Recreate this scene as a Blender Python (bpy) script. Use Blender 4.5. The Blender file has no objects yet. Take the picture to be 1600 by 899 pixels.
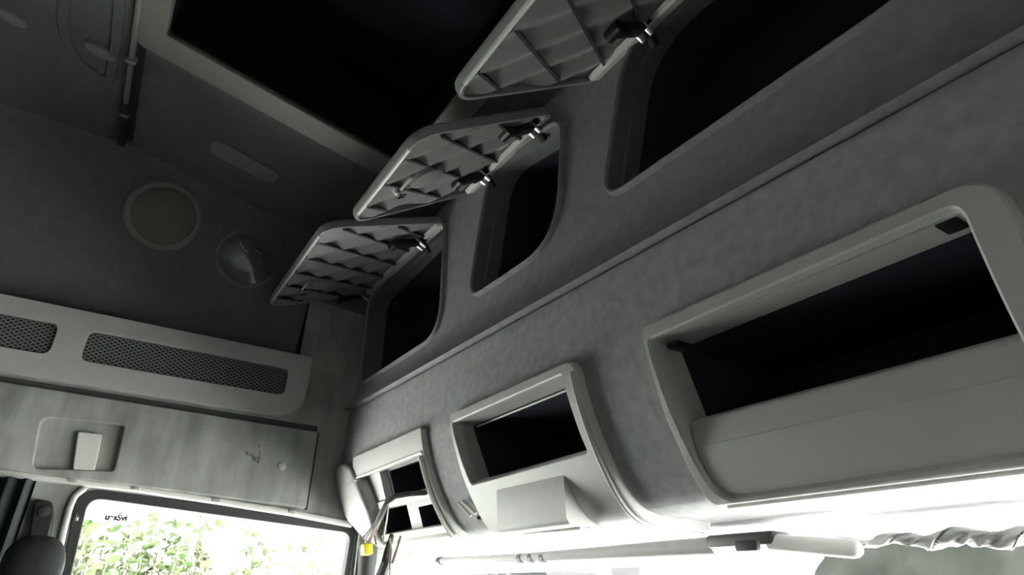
import bpy, bmesh, math, random
from mathutils import Vector, Matrix
random.seed(7)
sc = bpy.context.scene
COL = sc.collection

# ------------------------------------------------------------------ camera
F = 1000.0; PX, PY = 800.0, 449.5
CAMP = Vector((1.0, 0.0, 1.15))
lv = Vector((100 - PX, 918 - PY, F)).normalized()
_xu = 60.0; _yu = -(lv.x * _xu + lv.z * F) / lv.y
uv_ = Vector((_xu, _yu, F)).normalized()
rv = -lv
fv = uv_.cross(rv)
cd = bpy.data.cameras.new('camera'); cam = bpy.data.objects.new('camera', cd); COL.objects.link(cam)
ex = Vector((rv.x, fv.x, uv_.x)); ey = Vector((rv.y, fv.y, uv_.y)); ez = Vector((rv.z, fv.z, uv_.z))
R3 = Matrix((ex, -ey, -ez)).transposed()
cam.matrix_world = Matrix.Translation(CAMP) @ R3.to_4x4()
cd.sensor_fit = 'HORIZONTAL'; cd.sensor_width = 36.0; cd.lens = F / 1600.0 * 36.0
cd.clip_start = 0.02; cd.clip_end = 500
sc.camera = cam

# ------------------------------------------------------------------ world, exposure
w = bpy.data.worlds.new('overcast_sky'); sc.world = w; w.use_nodes = True
nt = w.node_tree; bg = nt.nodes['Background']
bg.inputs[0].default_value = (0.95, 0.995, 1.0, 1); bg.inputs[1].default_value = 5.0
sd = bpy.data.lights.new('sun', 'SUN'); sun = bpy.data.objects.new('sun', sd); COL.objects.link(sun)
sd.energy = 95.0; sd.angle = math.radians(1.5); sd.color = (1.0, 1.0, 0.99)
sun.rotation_euler = Vector((-0.35, 0.28, -0.90)).to_track_quat('-Z', 'Y').to_euler()
vs = sc.view_settings
vs.view_transform = 'Standard'; vs.look = 'None'; vs.gamma = 1; vs.exposure = 0.45; vs.use_curve_mapping = False
sc.cycles.diffuse_bounces = 6; sc.cycles.max_bounces = 14; sc.cycles.transparent_max_bounces = 16

# ------------------------------------------------------------------ materials
def nmat(name, col, rough=0.6, metal=0.0, var=0.0, scale=40.0, bump=0.0, bscale=None, spec=0.5, coat=0.0):
    m = bpy.data.materials.new(name); m.use_nodes = True
    n = m.node_tree.nodes; l = m.node_tree.links; b = n['Principled BSDF']
    b.inputs['Base Color'].default_value = (*col, 1); b.inputs['Roughness'].default_value = rough
    b.inputs['Metallic'].default_value = metal; b.inputs['Specular IOR Level'].default_value = spec
    b.inputs['Coat Weight'].default_value = coat
    tc = n.new('ShaderNodeTexCoord')
    if var:
        no = n.new('ShaderNodeTexNoise'); no.inputs['Scale'].default_value = scale; no.inputs['Detail'].default_value = 6
        l.new(tc.outputs['Object'], no.inputs['Vector'])
        r = n.new('ShaderNodeValToRGB')
        r.color_ramp.elements[0].position = 0.3; r.color_ramp.elements[1].position = 0.7
        r.color_ramp.elements[0].color = (*[c * (1 - var) for c in col], 1)
        r.color_ramp.elements[1].color = (*[min(1, c * (1 + var)) for c in col], 1)
        l.new(no.outputs['Fac'], r.inputs['Fac']); l.new(r.outputs['Color'], b.inputs['Base Color'])
    if bump:
        nb = n.new('ShaderNodeTexNoise'); nb.inputs['Scale'].default_value = bscale or 300; nb.inputs['Detail'].default_value = 4
        l.new(tc.outputs['Object'], nb.inputs['Vector'])
        bp = n.new('ShaderNodeBump'); bp.inputs['Strength'].default_value = bump; bp.inputs['Distance'].default_value = 0.004
        l.new(nb.outputs['Fac'], bp.inputs['Height']); l.new(bp.outputs['Normal'], b.inputs['Normal'])
    return m

def stain_mat():
    m = nmat('stained_grey_felt', (0.36, 0.37, 0.35), 0.95, var=0.18, scale=9, bump=0.2, bscale=800, spec=0.1)
    n = m.node_tree.nodes; l = m.node_tree.links; b = n['Principled BSDF']
    src = b.inputs['Base Color'].links[0].from_socket
    geo = n.new('ShaderNodeNewGeometry')
    n2 = n.new('ShaderNodeTexNoise'); n2.inputs['Scale'].default_value = 42; n2.inputs['Detail'].default_value = 2
    l.new(geo.outputs['Position'], n2.inputs['Vector'])
    p = onX(400, 712, XL)
    d = n.new('ShaderNodeVectorMath'); d.operation = 'DISTANCE'; d.inputs[1].default_value = p
    l.new(geo.outputs['Position'], d.inputs[0])
    mr = n.new('ShaderNodeMapRange'); mr.inputs['From Min'].default_value = 0.015; mr.inputs['From Max'].default_value = 0.05
    mr.inputs['To Min'].default_value = 0.24; mr.inputs['To Max'].default_value = -0.2
    l.new(d.outputs['Value'], mr.inputs['Value'])
    ad = n.new('ShaderNodeMath'); ad.operation = 'ADD'; l.new(n2.outputs['Fac'], ad.inputs[0]); l.new(mr.outputs[0], ad.inputs[1])
    rp = n.new('ShaderNodeMapRange'); rp.inputs['From Min'].default_value = 0.62; rp.inputs['From Max'].default_value = 0.74
    l.new(ad.outputs[0], rp.inputs['Value'])
    # long vertical wipe marks across the felt
    mp = n.new('ShaderNodeMapping'); mp.inputs['Scale'].default_value = (1, 9, 1.6); l.new(geo.outputs['Position'], mp.inputs['Vector'])
    n3 = n.new('ShaderNodeTexNoise'); n3.inputs['Scale'].default_value = 2.2; n3.inputs['Detail'].default_value = 5; l.new(mp.outputs[0], n3.inputs['Vector'])
    r3 = n.new('ShaderNodeMapRange'); r3.inputs['From Min'].default_value = 0.35; r3.inputs['From Max'].default_value = 0.65
    r3.inputs['To Min'].default_value = 0.78; r3.inputs['To Max'].default_value = 1.12; l.new(n3.outputs['Fac'], r3.inputs['Value'])
    mm = n.new('ShaderNodeMix'); mm.data_type = 'RGBA'; mm.blend_type = 'MULTIPLY'; mm.inputs[0].default_value = 1.0
    l.new(src, mm.inputs[6]); l.new(r3.outputs[0], mm.inputs[7])
    mx = n.new('ShaderNodeMix'); mx.data_type = 'RGBA'; mx.inputs[7].default_value = (0.12, 0.12, 0.115, 1)
    l.new(rp.outputs[0], mx.inputs[0]); l.new(mm.outputs[2], mx.inputs[6]); l.new(mx.outputs[2], b.inputs['Base Color'])
    return m

def glass_mat(name, tint=(1, 1, 1), gl=0.06, rough=0.02):
    m = bpy.data.materials.new(name); m.use_nodes = True
    n = m.node_tree.nodes; l = m.node_tree.links; n.remove(n['Principled BSDF'])
    t = n.new('ShaderNodeBsdfTransparent'); t.inputs[0].default_value = (*tint, 1)
    g = n.new('ShaderNodeBsdfGlossy'); g.inputs['Roughness'].default_value = rough
    x = n.new('ShaderNodeMixShader'); x.inputs[0].default_value = gl
    l.new(t.outputs[0], x.inputs[1]); l.new(g.outputs[0], x.inputs[2]); l.new(x.outputs[0], n['Material Output'].inputs[0])
    return m

# ------------------------------------------------------------------ rays from the eye onto real surfaces
def ray(px, py):
    d = Vector((px - PX, py - PY, F)); return Vector((d.dot(rv), d.dot(fv), d.dot(uv_)))
def onX(px, py, x): d = ray(px, py); return CAMP + d * ((x - CAMP.x) / d.x)
def onY(px, py, y): d = ray(px, py); return CAMP + d * ((y - CAMP.y) / d.y)
def onZ(px, py, z): d = ray(px, py); return CAMP + d * ((z - CAMP.z) / d.z)
def onP(px, py, p, n): d = ray(px, py); return CAMP + d * ((p - CAMP).dot(n) / d.dot(n))

XL = -1.027           # left wall
XR = 1.30             # right wall
YB = -1.5             # back wall
ZC = 2.35             # flat ceiling
YK = -0.19            # ceiling break, slopes down from here forward
YW = 0.655            # upper front wall
def zceil(y): return ZC - 0.2 * max(0.0, y - YK)
XE = -0.95            # ceiling edge at the left

M = {}
M['felt'] = nmat('grey_felt', (0.40, 0.402, 0.408), 0.95, var=0.14, scale=55, bump=0.3, bscale=800, spec=0.1)
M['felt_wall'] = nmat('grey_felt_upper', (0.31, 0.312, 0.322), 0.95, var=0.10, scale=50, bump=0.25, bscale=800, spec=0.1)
M['felt_side'] = stain_mat()
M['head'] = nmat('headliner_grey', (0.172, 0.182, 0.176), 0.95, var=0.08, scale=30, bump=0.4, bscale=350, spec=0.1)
M['plastic'] = nmat('light_grey_plastic', (0.50, 0.50, 0.49), 0.5, var=0.03, scale=20, bump=0.08, bscale=900, spec=0.4)
M['plastic2'] = nmat('pale_grey_plastic', (0.56, 0.56, 0.54), 0.45, var=0.03, scale=20, bump=0.06, bscale=900, spec=0.4)
M['lid'] = nmat('lid_plastic', (0.33, 0.33, 0.33), 0.28, var=0.04, scale=20, spec=0.6)
M['rib'] = nmat('dark_rib_plastic', (0.07, 0.07, 0.068), 0.5)
M['white'] = nmat('white_plastic', (0.70, 0.70, 0.66), 0.4, var=0.03, scale=15)
M['black'] = nmat('black_plastic', (0.012, 0.012, 0.013), 0.45)
M['dark'] = nmat('cavity_shade', (0.040, 0.039, 0.055), 0.9, spec=0.1)  # dark tone puts the shade of unlit cavities into the colour
M['rubber'] = nmat('black_rubber', (0.02, 0.022, 0.022), 0.6)
M['strap'] = nmat('soft_chrome', (0.92, 0.92, 0.92), 0.38, metal=1.0)
M['bead'] = nmat('lid_edge_highlight', (0.80, 0.80, 0.79), 0.2, spec=0.9)  # pale colour carries the window highlight on lid edge and flange
M['chrome'] = nmat('chrome', (0.9, 0.9, 0.9), 0.12, metal=1.0)
M['cover'] = nmat('grey_lamp_cover', (0.25, 0.255, 0.25), 0.5)  # even grey for lamp rings and covers
M['dash'] = nmat('dark_dashboard', (0.10, 0.10, 0.10), 0.7)
M['insert'] = nmat('slot_insert_plastic', (0.15, 0.15, 0.15), 0.5)
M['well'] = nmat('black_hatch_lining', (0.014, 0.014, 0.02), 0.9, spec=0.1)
M['cap'] = nmat('grey_cap_plastic', (0.33, 0.33, 0.32), 0.5)
M['alu'] = nmat('aluminium_trim', (0.40, 0.41, 0.40), 0.35, metal=0.6)
M['mesh'] = nmat('grey_mesh_metal', (0.26, 0.27, 0.26), 0.5)
M['lens'] = nmat('clear_lamp_lens', (0.14, 0.15, 0.15), 0.12, spec=0.8, coat=0.6)
M['amber'] = nmat('brownish_lamp_lens', (0.20, 0.175, 0.145), 0.45, var=0.08, scale=12)
M['frame'] = nmat('beige_hatch_frame', (0.27, 0.265, 0.25), 0.6, var=0.03, scale=20)
M['yellow'] = nmat('yellow_plastic', (0.85, 0.80, 0.02), 0.4)
M['wire'] = nmat('dark_wire_sleeve', (0.05, 0.045, 0.04), 0.6, var=0.3, scale=90)
M['wire2'] = nmat('pink_wire', (0.42, 0.33, 0.29), 0.5)
M['wire3'] = nmat('pale_wire', (0.55, 0.54, 0.52), 0.5)
M['cloth'] = nmat('black_seat_cloth', (0.018, 0.021, 0.022), 0.9, var=0.2, scale=60, bump=0.3)
M['curtain'] = nmat('dark_curtain', (0.025, 0.032, 0.033), 0.95, var=0.15, scale=50, bump=0.2)
M['blind'] = nmat('grey_roller_fabric', (0.34, 0.34, 0.33), 0.7, var=0.05, scale=40)
M['sheet'] = nmat('white_crumpled_sheet', (0.42, 0.42, 0.41), 0.7, var=0.1, scale=25)
M['paint'] = nmat('blue_door_paint', (0.10, 0.22, 0.30), 0.35)
M['doorframe'] = nmat('pale_door_frame', (0.48, 0.50, 0.50), 0.4)
M['glass'] = glass_mat('window_glass', (0.95, 0.97, 0.96), 0.04)
M['ink'] = nmat('glass_marking', (0.03, 0.03, 0.03), 0.8)
M['ground'] = nmat('concrete_yard', (0.42, 0.42, 0.40), 0.9, var=0.1, scale=1.5)
M['floor'] = nmat('dark_floor_mat', (0.08, 0.08, 0.08), 0.8, var=0.1, scale=20)
M['leaf'] = nmat('hedge_leaf', (0.11, 0.16, 0.065), 0.45, var=0.5, scale=3.0, spec=0.6)
M['leaf2'] = nmat('hedge_leaf_pale', (0.20, 0.23, 0.15), 0.4, var=0.4, scale=3.0, spec=0.6)
M['stem'] = nmat('hedge_stem', (0.16, 0.13, 0.08), 0.8)
M['bank'] = nmat('far_foliage', (0.0105, 0.0115, 0.0100), 1.0, var=0.3, scale=1.2, spec=0.0)
M['roof'] = nmat('far_dark_roof', (0.012, 0.012, 0.013), 1.0, var=0.1, scale=2, spec=0.0)

# ------------------------------------------------------------------ mesh helpers
def link_mesh(name, bm, mat, parent=None, smooth=True, angle=35):
    bmesh.ops.recalc_face_normals(bm, faces=bm.faces)
    me = bpy.data.meshes.new(name); bm.to_mesh(me); bm.free()
    for m in (mat if isinstance(mat, (list, tuple)) else [mat]): me.materials.append(m)
    if smooth and len(me.polygons):
        me.polygons.foreach_set('use_smooth', [True] * len(me.polygons))
        me.set_sharp_from_angle(angle=math.radians(angle))
    o = bpy.data.objects.new(name, me); COL.objects.link(o)
    if parent is not None:
        o.parent = parent
        o.matrix_parent_inverse = parent.matrix_world.inverted()
    return o
def tag(o, label=None, cat=None, group=None, kind=None):
    if label: o['label'] = label
    if cat: o['category'] = cat
    if group: o['group'] = group
    if kind: o['kind'] = kind
    return o
def thing(name, loc, label, cat, group=None):
    o = bpy.data.objects.new(name, None); COL.objects.link(o); o.location = loc
    o.matrix_world = Matrix.Translation(loc); o.empty_display_size = 0.05
    return tag(o, label, cat, group)

def area2(p): return sum(p[i][0] * p[(i + 1) % len(p)][1] - p[(i + 1) % len(p)][0] * p[i][1] for i in range(len(p)))
def ccw(p): return list(p) if area2(p) > 0 else list(reversed(p))
def inset(p, o):
    p = ccw(p); n = len(p); out = []
    for i in range(n):
        a, b, c = Vector(p[i - 1][:2]), Vector(p[i][:2]), Vector(p[(i + 1) % n][:2])
        e1 = (b - a); e2 = (c - b)
        if e1.length < 1e-7 or e2.length < 1e-7: out.append(tuple(b)); continue
        n1 = Vector((-e1.y, e1.x)).normalized(); n2 = Vector((-e2.y, e2.x)).normalized()
        m = n1 + n2
        m = m / max(0.35, m.dot(m)) * 2 if m.length > 1e-4 else n1
        q = b + m * o * 0.5 * 1.0
        out.append((q.x, q.y))
    return out
def rpoly(pts, r, seg=5):
    """round the corners of a polygon; r is a number or one per corner"""
    n = len(pts); out = []
    rs = r if isinstance(r, (list, tuple)) else [r] * n
    for i in range(n):
        a, b, c = Vector(pts[i - 1][:2]), Vector(pts[i][:2]), Vector(pts[(i + 1) % n][:2])
        rr = rs[i]
        if rr <= 1e-6: out.append((b.x, b.y)); continue
        u = (a - b); v = (c - b); k = min(rr, u.length * 0.48, v.length * 0.48)
        s, e = b + u.normalized() * k, b + v.normalized() * k
        for j in range(seg + 1):
            t = j / seg
            q = s * (1 - t) ** 2 + b * 2 * t * (1 - t) + e * t * t
            out.append((q.x, q.y))
    return out
def rect(u0, v0, u1, v1): return [(u0, v0), (u1, v0), (u1, v1), (u0, v1)]

def plate_bm(outline, holes, d0, d1, bevel=0.003, hole_d=None, cuts_u=(), cuts_v=(), back=False):
    """flat plate in (u,v,d): outline and holes with rounded top edges, side walls down to d0"""
    bm = bmesh.new(); b = bevel
    outline = ccw(outline)
    prof = [(0, d0), (0, d1 - b), (b * 0.3, d1 - b * 0.3), (b, d1)] if d1 - d0 > b > 0 else [(0, d1)]
    hp = [(0, hole_d if hole_d is not None else d0), (0, d1 - b), (-b * 0.3, d1 - b * 0.3), (-b, d1)] if b > 0 and d1 - d0 > b else [(0, d1)]
    tops = []
    def rings(poly, pr):
        prev = None
        for off, d in pr:
            vs_ = [bm.verts.new((x, y, d)) for x, y in inset(poly, off)]
            if prev:
                n = len(vs_)
                for i in range(n):
                    bm.faces.new((prev[i], prev[(i + 1) % n], vs_[(i + 1) % n], vs_[i]))
            prev = vs_
        return prev
    edges = []
    for poly, pr in [(outline, prof)] + [(ccw(h), hp) for h in holes]:
        top = rings(poly, pr)
        for i in range(len(top)):
            e = bm.edges.get((top[i], top[(i + 1) % len(top)])) or bm.edges.new((top[i], top[(i + 1) % len(top)]))
            edges.append(e)
    bmesh.ops.triangle_fill(bm, use_beauty=True, use_dissolve=False, edges=edges, normal=(0, 0, 1))
    for c in cuts_u:
        bmesh.ops.bisect_plane(bm, geom=bm.verts[:] + bm.edges[:] + bm.faces[:], plane_co=(c, 0, 0), plane_no=(1, 0, 0))
    for c in cuts_v:
        bmesh.ops.bisect_plane(bm, geom=bm.verts[:] + bm.edges[:] + bm.faces[:], plane_co=(0, c, 0), plane_no=(0, 1, 0))
    return bm
def mapped(bm, f):
    for v in bm.verts: v.co = f(v.co.x, v.co.y, v.co.z)
    return bm
def frame_map(o, U, V, N=None):
    U = Vector(U).normalized(); V = Vector(V).normalized(); N = Vector(N) if N else U.cross(V)
    o = Vector(o)
    return lambda u, v, d: o + U * u + V * v + N * d
def loft_bm(rings, cap=True, bm=None, mats=None):
    bm = bm or bmesh.new(); prev = None
    for k, r in enumerate(rings):
        vs_ = [bm.verts.new(p) for p in r]; n = len(vs_)
        if prev:
            for i in range(n):
                f = bm.faces.new((prev[i], prev[(i + 1) % n], vs_[(i + 1) % n], vs_[i]))
                if mats: f.material_index = mats[k - 1]
        prev = vs_
    if cap:
        f = bm.faces.new(prev)
        if mats: f.material_index = mats[-1]
    return bm
def tube_bm(pts, r, n=8, bm=None, caps=True):
    bm = bm or bmesh.new(); pts = [Vector(p) for p in pts]; prev = None
    rs = r if isinstance(r, (list, tuple)) else [r] * len(pts)
    up = None
    for i, p in enumerate(pts):
        t = (pts[min(i + 1, len(pts) - 1)] - pts[max(i - 1, 0)]).normalized()
        if up is None: up = Vector((0, 0, 1)) if abs(t.z) < 0.9 else Vector((1, 0, 0))
        a = t.cross(up).normalized(); b = a.cross(t).normalized(); up = b
        vs_ = [bm.verts.new(p + (a * math.cos(q) + b * math.sin(q)) * rs[i]) for q in [2 * math.pi * k / n for k in range(n)]]
        if prev:
            for k in range(n): bm.faces.new((prev[k], prev[(k + 1) % n], vs_[(k + 1) % n], vs_[k]))
        elif caps: bm.faces.new(list(reversed(vs_)))
        prev = vs_
    if caps: bm.faces.new(prev)
    return bm
def box_bm(c, s, bm=None, axes=None, bevel=0.0):
    bm2 = bmesh.new(); bmesh.ops.create_cube(bm2, size=1.0)
    for v in bm2.verts: v.co = Vector((v.co.x * s[0], v.co.y * s[1], v.co.z * s[2]))
    if bevel: bmesh.ops.bevel(bm2, geom=bm2.edges[:], offset=bevel, segments=2, affect='EDGES', profile=0.5)
    A = [Vector(a).normalized() for a in axes] if axes else [Vector((1, 0, 0)), Vector((0, 1, 0)), Vector((0, 0, 1))]
    c = Vector(c)
    for v in bm2.verts: v.co = c + A[0] * v.co.x + A[1] * v.co.y + A[2] * v.co.z
    if bm is None: return bm2
    me = bpy.data.meshes.new('tmp'); bm2.to_mesh(me); bm2.free(); bm.from_mesh(me); bpy.data.meshes.remove(me)
    return bm
def disc_bm(c, N, prof, n=40, U=None):
    """lathe: prof is a list of (radius, height) about axis N"""
    N = Vector(N).normalized(); U = (Vector(U) if U else (Vector((0, 1, 0)) if abs(N.y) < 0.8 else Vector((1, 0, 0))))
    U = (U - N * U.dot(N)).normalized(); V = N.cross(U); c = Vector(c)
    rings = [[c + (U * math.cos(a) + V * math.sin(a)) * r + N * h for a in [2 * math.pi * k / n for k in range(n)]] for r, h in prof]
    return loft_bm(rings, cap=True)

# ------------------------------------------------------------------ overhead fascia surface (runs along x, section in y,z)
_ctl = [(0.64, 1.80), (0.64, 1.74), (0.64, 1.66), (0.64, 1.58), (0.641, 1.525), (0.646, 1.49), (0.658, 1.45), (0.676, 1.405), (0.70, 1.36), (0.728, 1.318),
        (0.755, 1.292), (0.79, 1.2825), (0.84, 1.280), (0.92, 1.279), (1.00, 1.278), (1.10, 1.277)]
def _cr(p0, p1, p2, p3, t):
    return tuple(0.5 * ((2 * b) + (-a + c) * t + (2 * a - 5 * b + 4 * c - d) * t * t + (-a + 3 * b - 3 * c + d) * t ** 3) for a, b, c, d in zip(p0, p1, p2, p3))
PF = []
for i in range(len(_ctl) - 1):
    q = [_ctl[max(i - 1, 0)], _ctl[i], _ctl[i + 1], _ctl[min(i + 2, len(_ctl) - 1)]]
    for j in range(4): PF.append(_cr(*q, j / 4))
PF.append(_ctl[-1])
PS = [0.0]
for a, b in zip(PF, PF[1:]): PS.append(PS[-1] + math.hypot(b[0] - a[0], b[1] - a[1]))
PN = []
for i in range(len(PF)):
    a = PF[max(i - 1, 0)]; b = PF[min(i + 1, len(PF) - 1)]
    t = Vector((b[0] - a[0], b[1] - a[1])).normalized(); PN.append(Vector((t.y, -t.x)))   # towards the cabin
def prof_at(s):
    if s <= 0: return Vector((PF[0][0], PF[0][1] - s)), PN[0]
    for i in range(len(PS) - 1):
        if s <= PS[i + 1] or i == len(PS) - 2:
            t = (s - PS[i]) / (PS[i + 1] - PS[i])
            p = Vector(PF[i]).lerp(Vector(PF[i + 1]), t); return p, PN[i].lerp(PN[i + 1], min(t, 1)).normalized()
def MF(x, s, d):
    p, n = prof_at(s); q = p + n * d; return Vector((x, q.x, q.y))
def onF(px, py, d=0.0):
    r = ray(px, py); best = None
    for i in range(len(PF) - 1):
        a = Vector(PF[i]) + PN[i] * d; b = Vector(PF[i + 1]) + PN[i + 1] * d
        e = b - a; ro = Vector((0.0, CAMP.z)); rd = Vector((r.y, r.z))
        den = rd.x * e.y - rd.y * e.x
        if abs(den) < 1e-9: continue
        t = ((a.x - ro.x) * e.y - (a.y - ro.y) * e.x) / den
        u = ((a.x - ro.x) * rd.y - (a.y - ro.y) * rd.x) / den
        if -1e-3 <= u <= 1.001 and t > 0 and (best is None or t < best[0]): best = (t, PS[i] + u * (PS[i + 1] - PS[i]))
    if best is None: raise ValueError((px, py))
    return (CAMP.x + r.x * best[0], best[1])
def s_of_z(z): 
    for i in range(len(PF) - 1):
        if PF[i][1] >= z >= PF[i + 1][1]: return PS[i] + (PF[i][1] - z) / max(1e-9, PF[i][1] - PF[i + 1][1]) * (PS[i + 1] - PS[i])
SCUT = [PS[i] for i in range(1, len(PS) - 1)]
SCUT2 = SCUT[14:]
def crease(x): return 1.15 + 0.496 - (x - 0.88) * 0.0235      # height of the groove above the fascia
# ================================================================== SETTING
DM = 0.016      # how proud the module frames stand
def struct(o): o['kind'] = 'structure'; return o
# --- upper front wall with three locker openings (plane y = YW, flares out to a groove above the fascia)
def onW(px, py): p = onY(px, py, YW); return (p.x, p.z)
open_left = rpoly([(-0.985, 1.775), (-0.405, 1.768), (-0.43, 2.125), (-1.005, 2.095)], [0.03, 0.09, 0.06, 0.05], 6)
open_mid = rpoly([onW(737, 466), onW(872, 376), onW(881, 188), onW(770, 262)], [0.055, 0.11, 0.05, 0.09], 7)
open_right = rpoly([onW(948, 312), (0.86, 1.797), (0.845, 2.12), onW(985, 58)], [0.055, 0.10, 0.07, 0.12], 7)
zw0 = 1.66
def wall_map(u, v, d):
    c = crease(u); f = 0.0
    h = v - c
    if h < 0.10: f = 0.032 * (1 - max(h, 0) / 0.10) ** 2
    return Vector((u, YW - f - d, v))
uo = [(-1.06, crease(-1.06)), (1.34, crease(1.34)), (1.34, 2.20), (-1.06, 2.20)]
bm = plate_bm(uo, [inset(o, -0.012) for o in (open_left, open_mid, open_right)], -0.02, 0.0, 0.0, cuts_v=[1.605 + 0.01 * k for k in range(20)], cuts_u=[-0.9 + 0.3 * k for k in range(8)])
# close the lower edge backwards so the groove is a real one
bl = sorted([v for v in bm.verts if abs(v.co.y - crease(v.co.x)) < 1e-5 and any(e.is_boundary for e in v.link_edges)], key=lambda v: v.co.x)
prev = None
for v in bl:
    a = bm.verts.new(v.co + Vector((0, 0.001, -0.045)))
    if prev: bm.faces.new((prev[0], v, a, prev[1]))
    prev = (v, a)
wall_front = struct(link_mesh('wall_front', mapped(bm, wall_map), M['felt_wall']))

# --- fascia: felt covered overhead panel curving under to the windscreen header
fo = [(-1.06, s_of_z(crease(-1.06) - 0.008)), (1.34, s_of_z(crease(1.34) - 0.008)), (1.34, PS[-1]), (-1.06, PS[-1])]
mod_cut = [rect(-0.25, 0.30, 0.152, 0.428), rect(0.366, 0.303, 0.787, 0.53), rect(-0.868, 0.339, -0.423, 0.532)]
bm = plate_bm(fo, [inset(ccw(r), -0.004) for r in mod_cut], 0, 0, 0, cuts_v=SCUT, cuts_u=[-0.9 + 0.3 * k for k in range(8)])
top = [v for v in bm.verts if v.co.y < s_of_z(crease(v.co.x) - 0.008) + 1e-4]
top = sorted(top, key=lambda v: v.co.x); ring = [top]
for off, d in ((-0.004, -0.002), (-0.006, -0.008), (-0.007, -0.03)):
    new = [bm.verts.new(v.co + Vector((0, off, d))) for v in top]
    for i in range(len(top) - 1): bm.faces.new((ring[-1][i], ring[-1][i + 1], new[i + 1], new[i]))
    ring.append(new)
fascia = struct(link_mesh('trim_1', mapped(bm, MF), M['felt'], angle=50))

# --- left wall: flat side panel, door opening below
def onL(px, py, off=0.0): p = onX(px, py, XL + off); return (p.y, p.z)
def left_map(u, v, d): return Vector((XL + d, u, v))
rec_y = onL(473, 530)[0]
Z_SH = 1.15 + 0.69
door_hole = [(-0.032, 0.42), (0.725, 0.42), (0.725, onL(555, 822)[1] + 0.003), (-0.032, onL(150, 758)[1] + 0.004)]
DH = rpoly(door_hole, [0.02, 0.02, 0.03, 0.06], 5)
lo = [(YB, 0.0), (1.12, 0.0), (1.12, 1.285), (0.80, 1.30), (0.80, 2.2), (rec_y, 2.12), (rec_y, Z_SH - 0.13), (YB, Z_SH - 0.13)]
quarter = rpoly([(0.775, 0.85), (1.09, 0.85), (1.09, 1.22), (0.775, 1.235)], 0.03, 4)
wall_left = struct(link_mesh('wall_left', mapped(plate_bm(lo, [DH, quarter], -0.05, 0.0, 0.002), left_map), M['felt_side']))
# recess behind the shelf front: slanted upper side wall
n_up = Vector((2.35 - 1.70, 0, -( -0.95 + 1.16))).normalized()    # slope of the upper side wall
UP0 = Vector((-1.16, 0, 1.70))
bm = bmesh.new()
sec = [(XL, Z_SH - 0.132), (-1.14, Z_SH - 0.135), (-1.16, 1.73)]
sec += [(-1.16 + 0.21 * t, 1.70 + 0.65 * t) for t in (0.08, 0.3, 0.6, 0.85, 0.96)]
sec += [(-0.945, 2.343), (-0.92, 2.357)]
cols = []
for y in [YB, -1.0, YK - 0.02, YK, 0.0, 0.2, 0.4, 0.80]:
    dz = ZC - zceil(y); k = []
    for x, z in sec:
        t = max(0, (z - 1.9) / 0.45); k.append(bm.verts.new((x, y, z - dz * t)))
    cols.append(k)
for a, b in zip(cols, cols[1:]):
    for i in range(len(sec) - 1): bm.faces.new((a[i], a[i + 1], b[i + 1], b[i]))
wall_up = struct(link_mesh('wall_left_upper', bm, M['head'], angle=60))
# end cheek of the recess
bm = bmesh.new()
bm.faces.new([bm.verts.new(p) for p in [(XL, rec_y, Z_SH - 0.13), (XL, rec_y, 2.12), (-1.18, rec_y, 2.12), (-1.18, rec_y, Z_SH - 0.13)]])
struct(link_mesh('trim_2', bm, M['head']))

# --- ceiling: flat rear part, sloping front part with the hatch hole
def slope_map(u, v, d): return Vector((u, v, zceil(v) - d)) if v >= YK else Vector((u, v, ZC - d))
nsl = Vector((0, -0.2, -1)).normalized()
def onS(px, py, off=0.0): p = onP(px, py, Vector((0, YK, ZC - off)), nsl); return (p.x, p.y)
hin = [onS(265, 45), onS(612, 247)]
hx0 = (hin[0][0] + hin[1][0]) / 2; hy0 = onS(265, 45)[1]
hx1, hy1 = hx0 + 0.62, onS(688, 178)[1]
hatch_in = rpoly(rect(hx0, hy0, hx1, hy1), 0.008, 4)
bm = plate_bm([(-0.96, YB), (1.34, YB), (1.34, 0.8), (-0.96, 0.8)], [inset(ccw(hatch_in), -0.01)], 0, 0, 0, cuts_v=[YK])
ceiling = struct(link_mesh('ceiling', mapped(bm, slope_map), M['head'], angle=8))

# --- floor, back wall, right wall, outside yard
def quad(name, pts, mat):
    bm = bmesh.new(); bm.faces.new([bm.verts.new(p) for p in pts]); return struct(link_mesh(name, bm, mat, smooth=False))
struct(link_mesh('floor', box_bm((0.14, -0.19, -0.03), (2.42, 2.66, 0.06)), M['floor']))
struct(link_mesh('wall_back', box_bm((0.14, YB - 0.02, 1.19), (2.50, 0.04, 2.4)), M['head']))
def right_map(u, v, d): return Vector((XR - d, u, v))
struct(link_mesh('wall_right', mapped(plate_bm([(YB, 0), (1.12, 0), (1.12, 1.262), (0.80, 1.3), (0.80, 2.4), (YB, 2.4)], [], -0.05, 0, 0.002), right_map), M['felt_side']))  # unseen; door window closed up to cut light from the right
# front bulkhead below the windscreen
struct(link_mesh('wall_front_lower', box_bm((0.14, 1.30, 0.36), (2.42, 0.05, 0.72)), M['black']))
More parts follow.
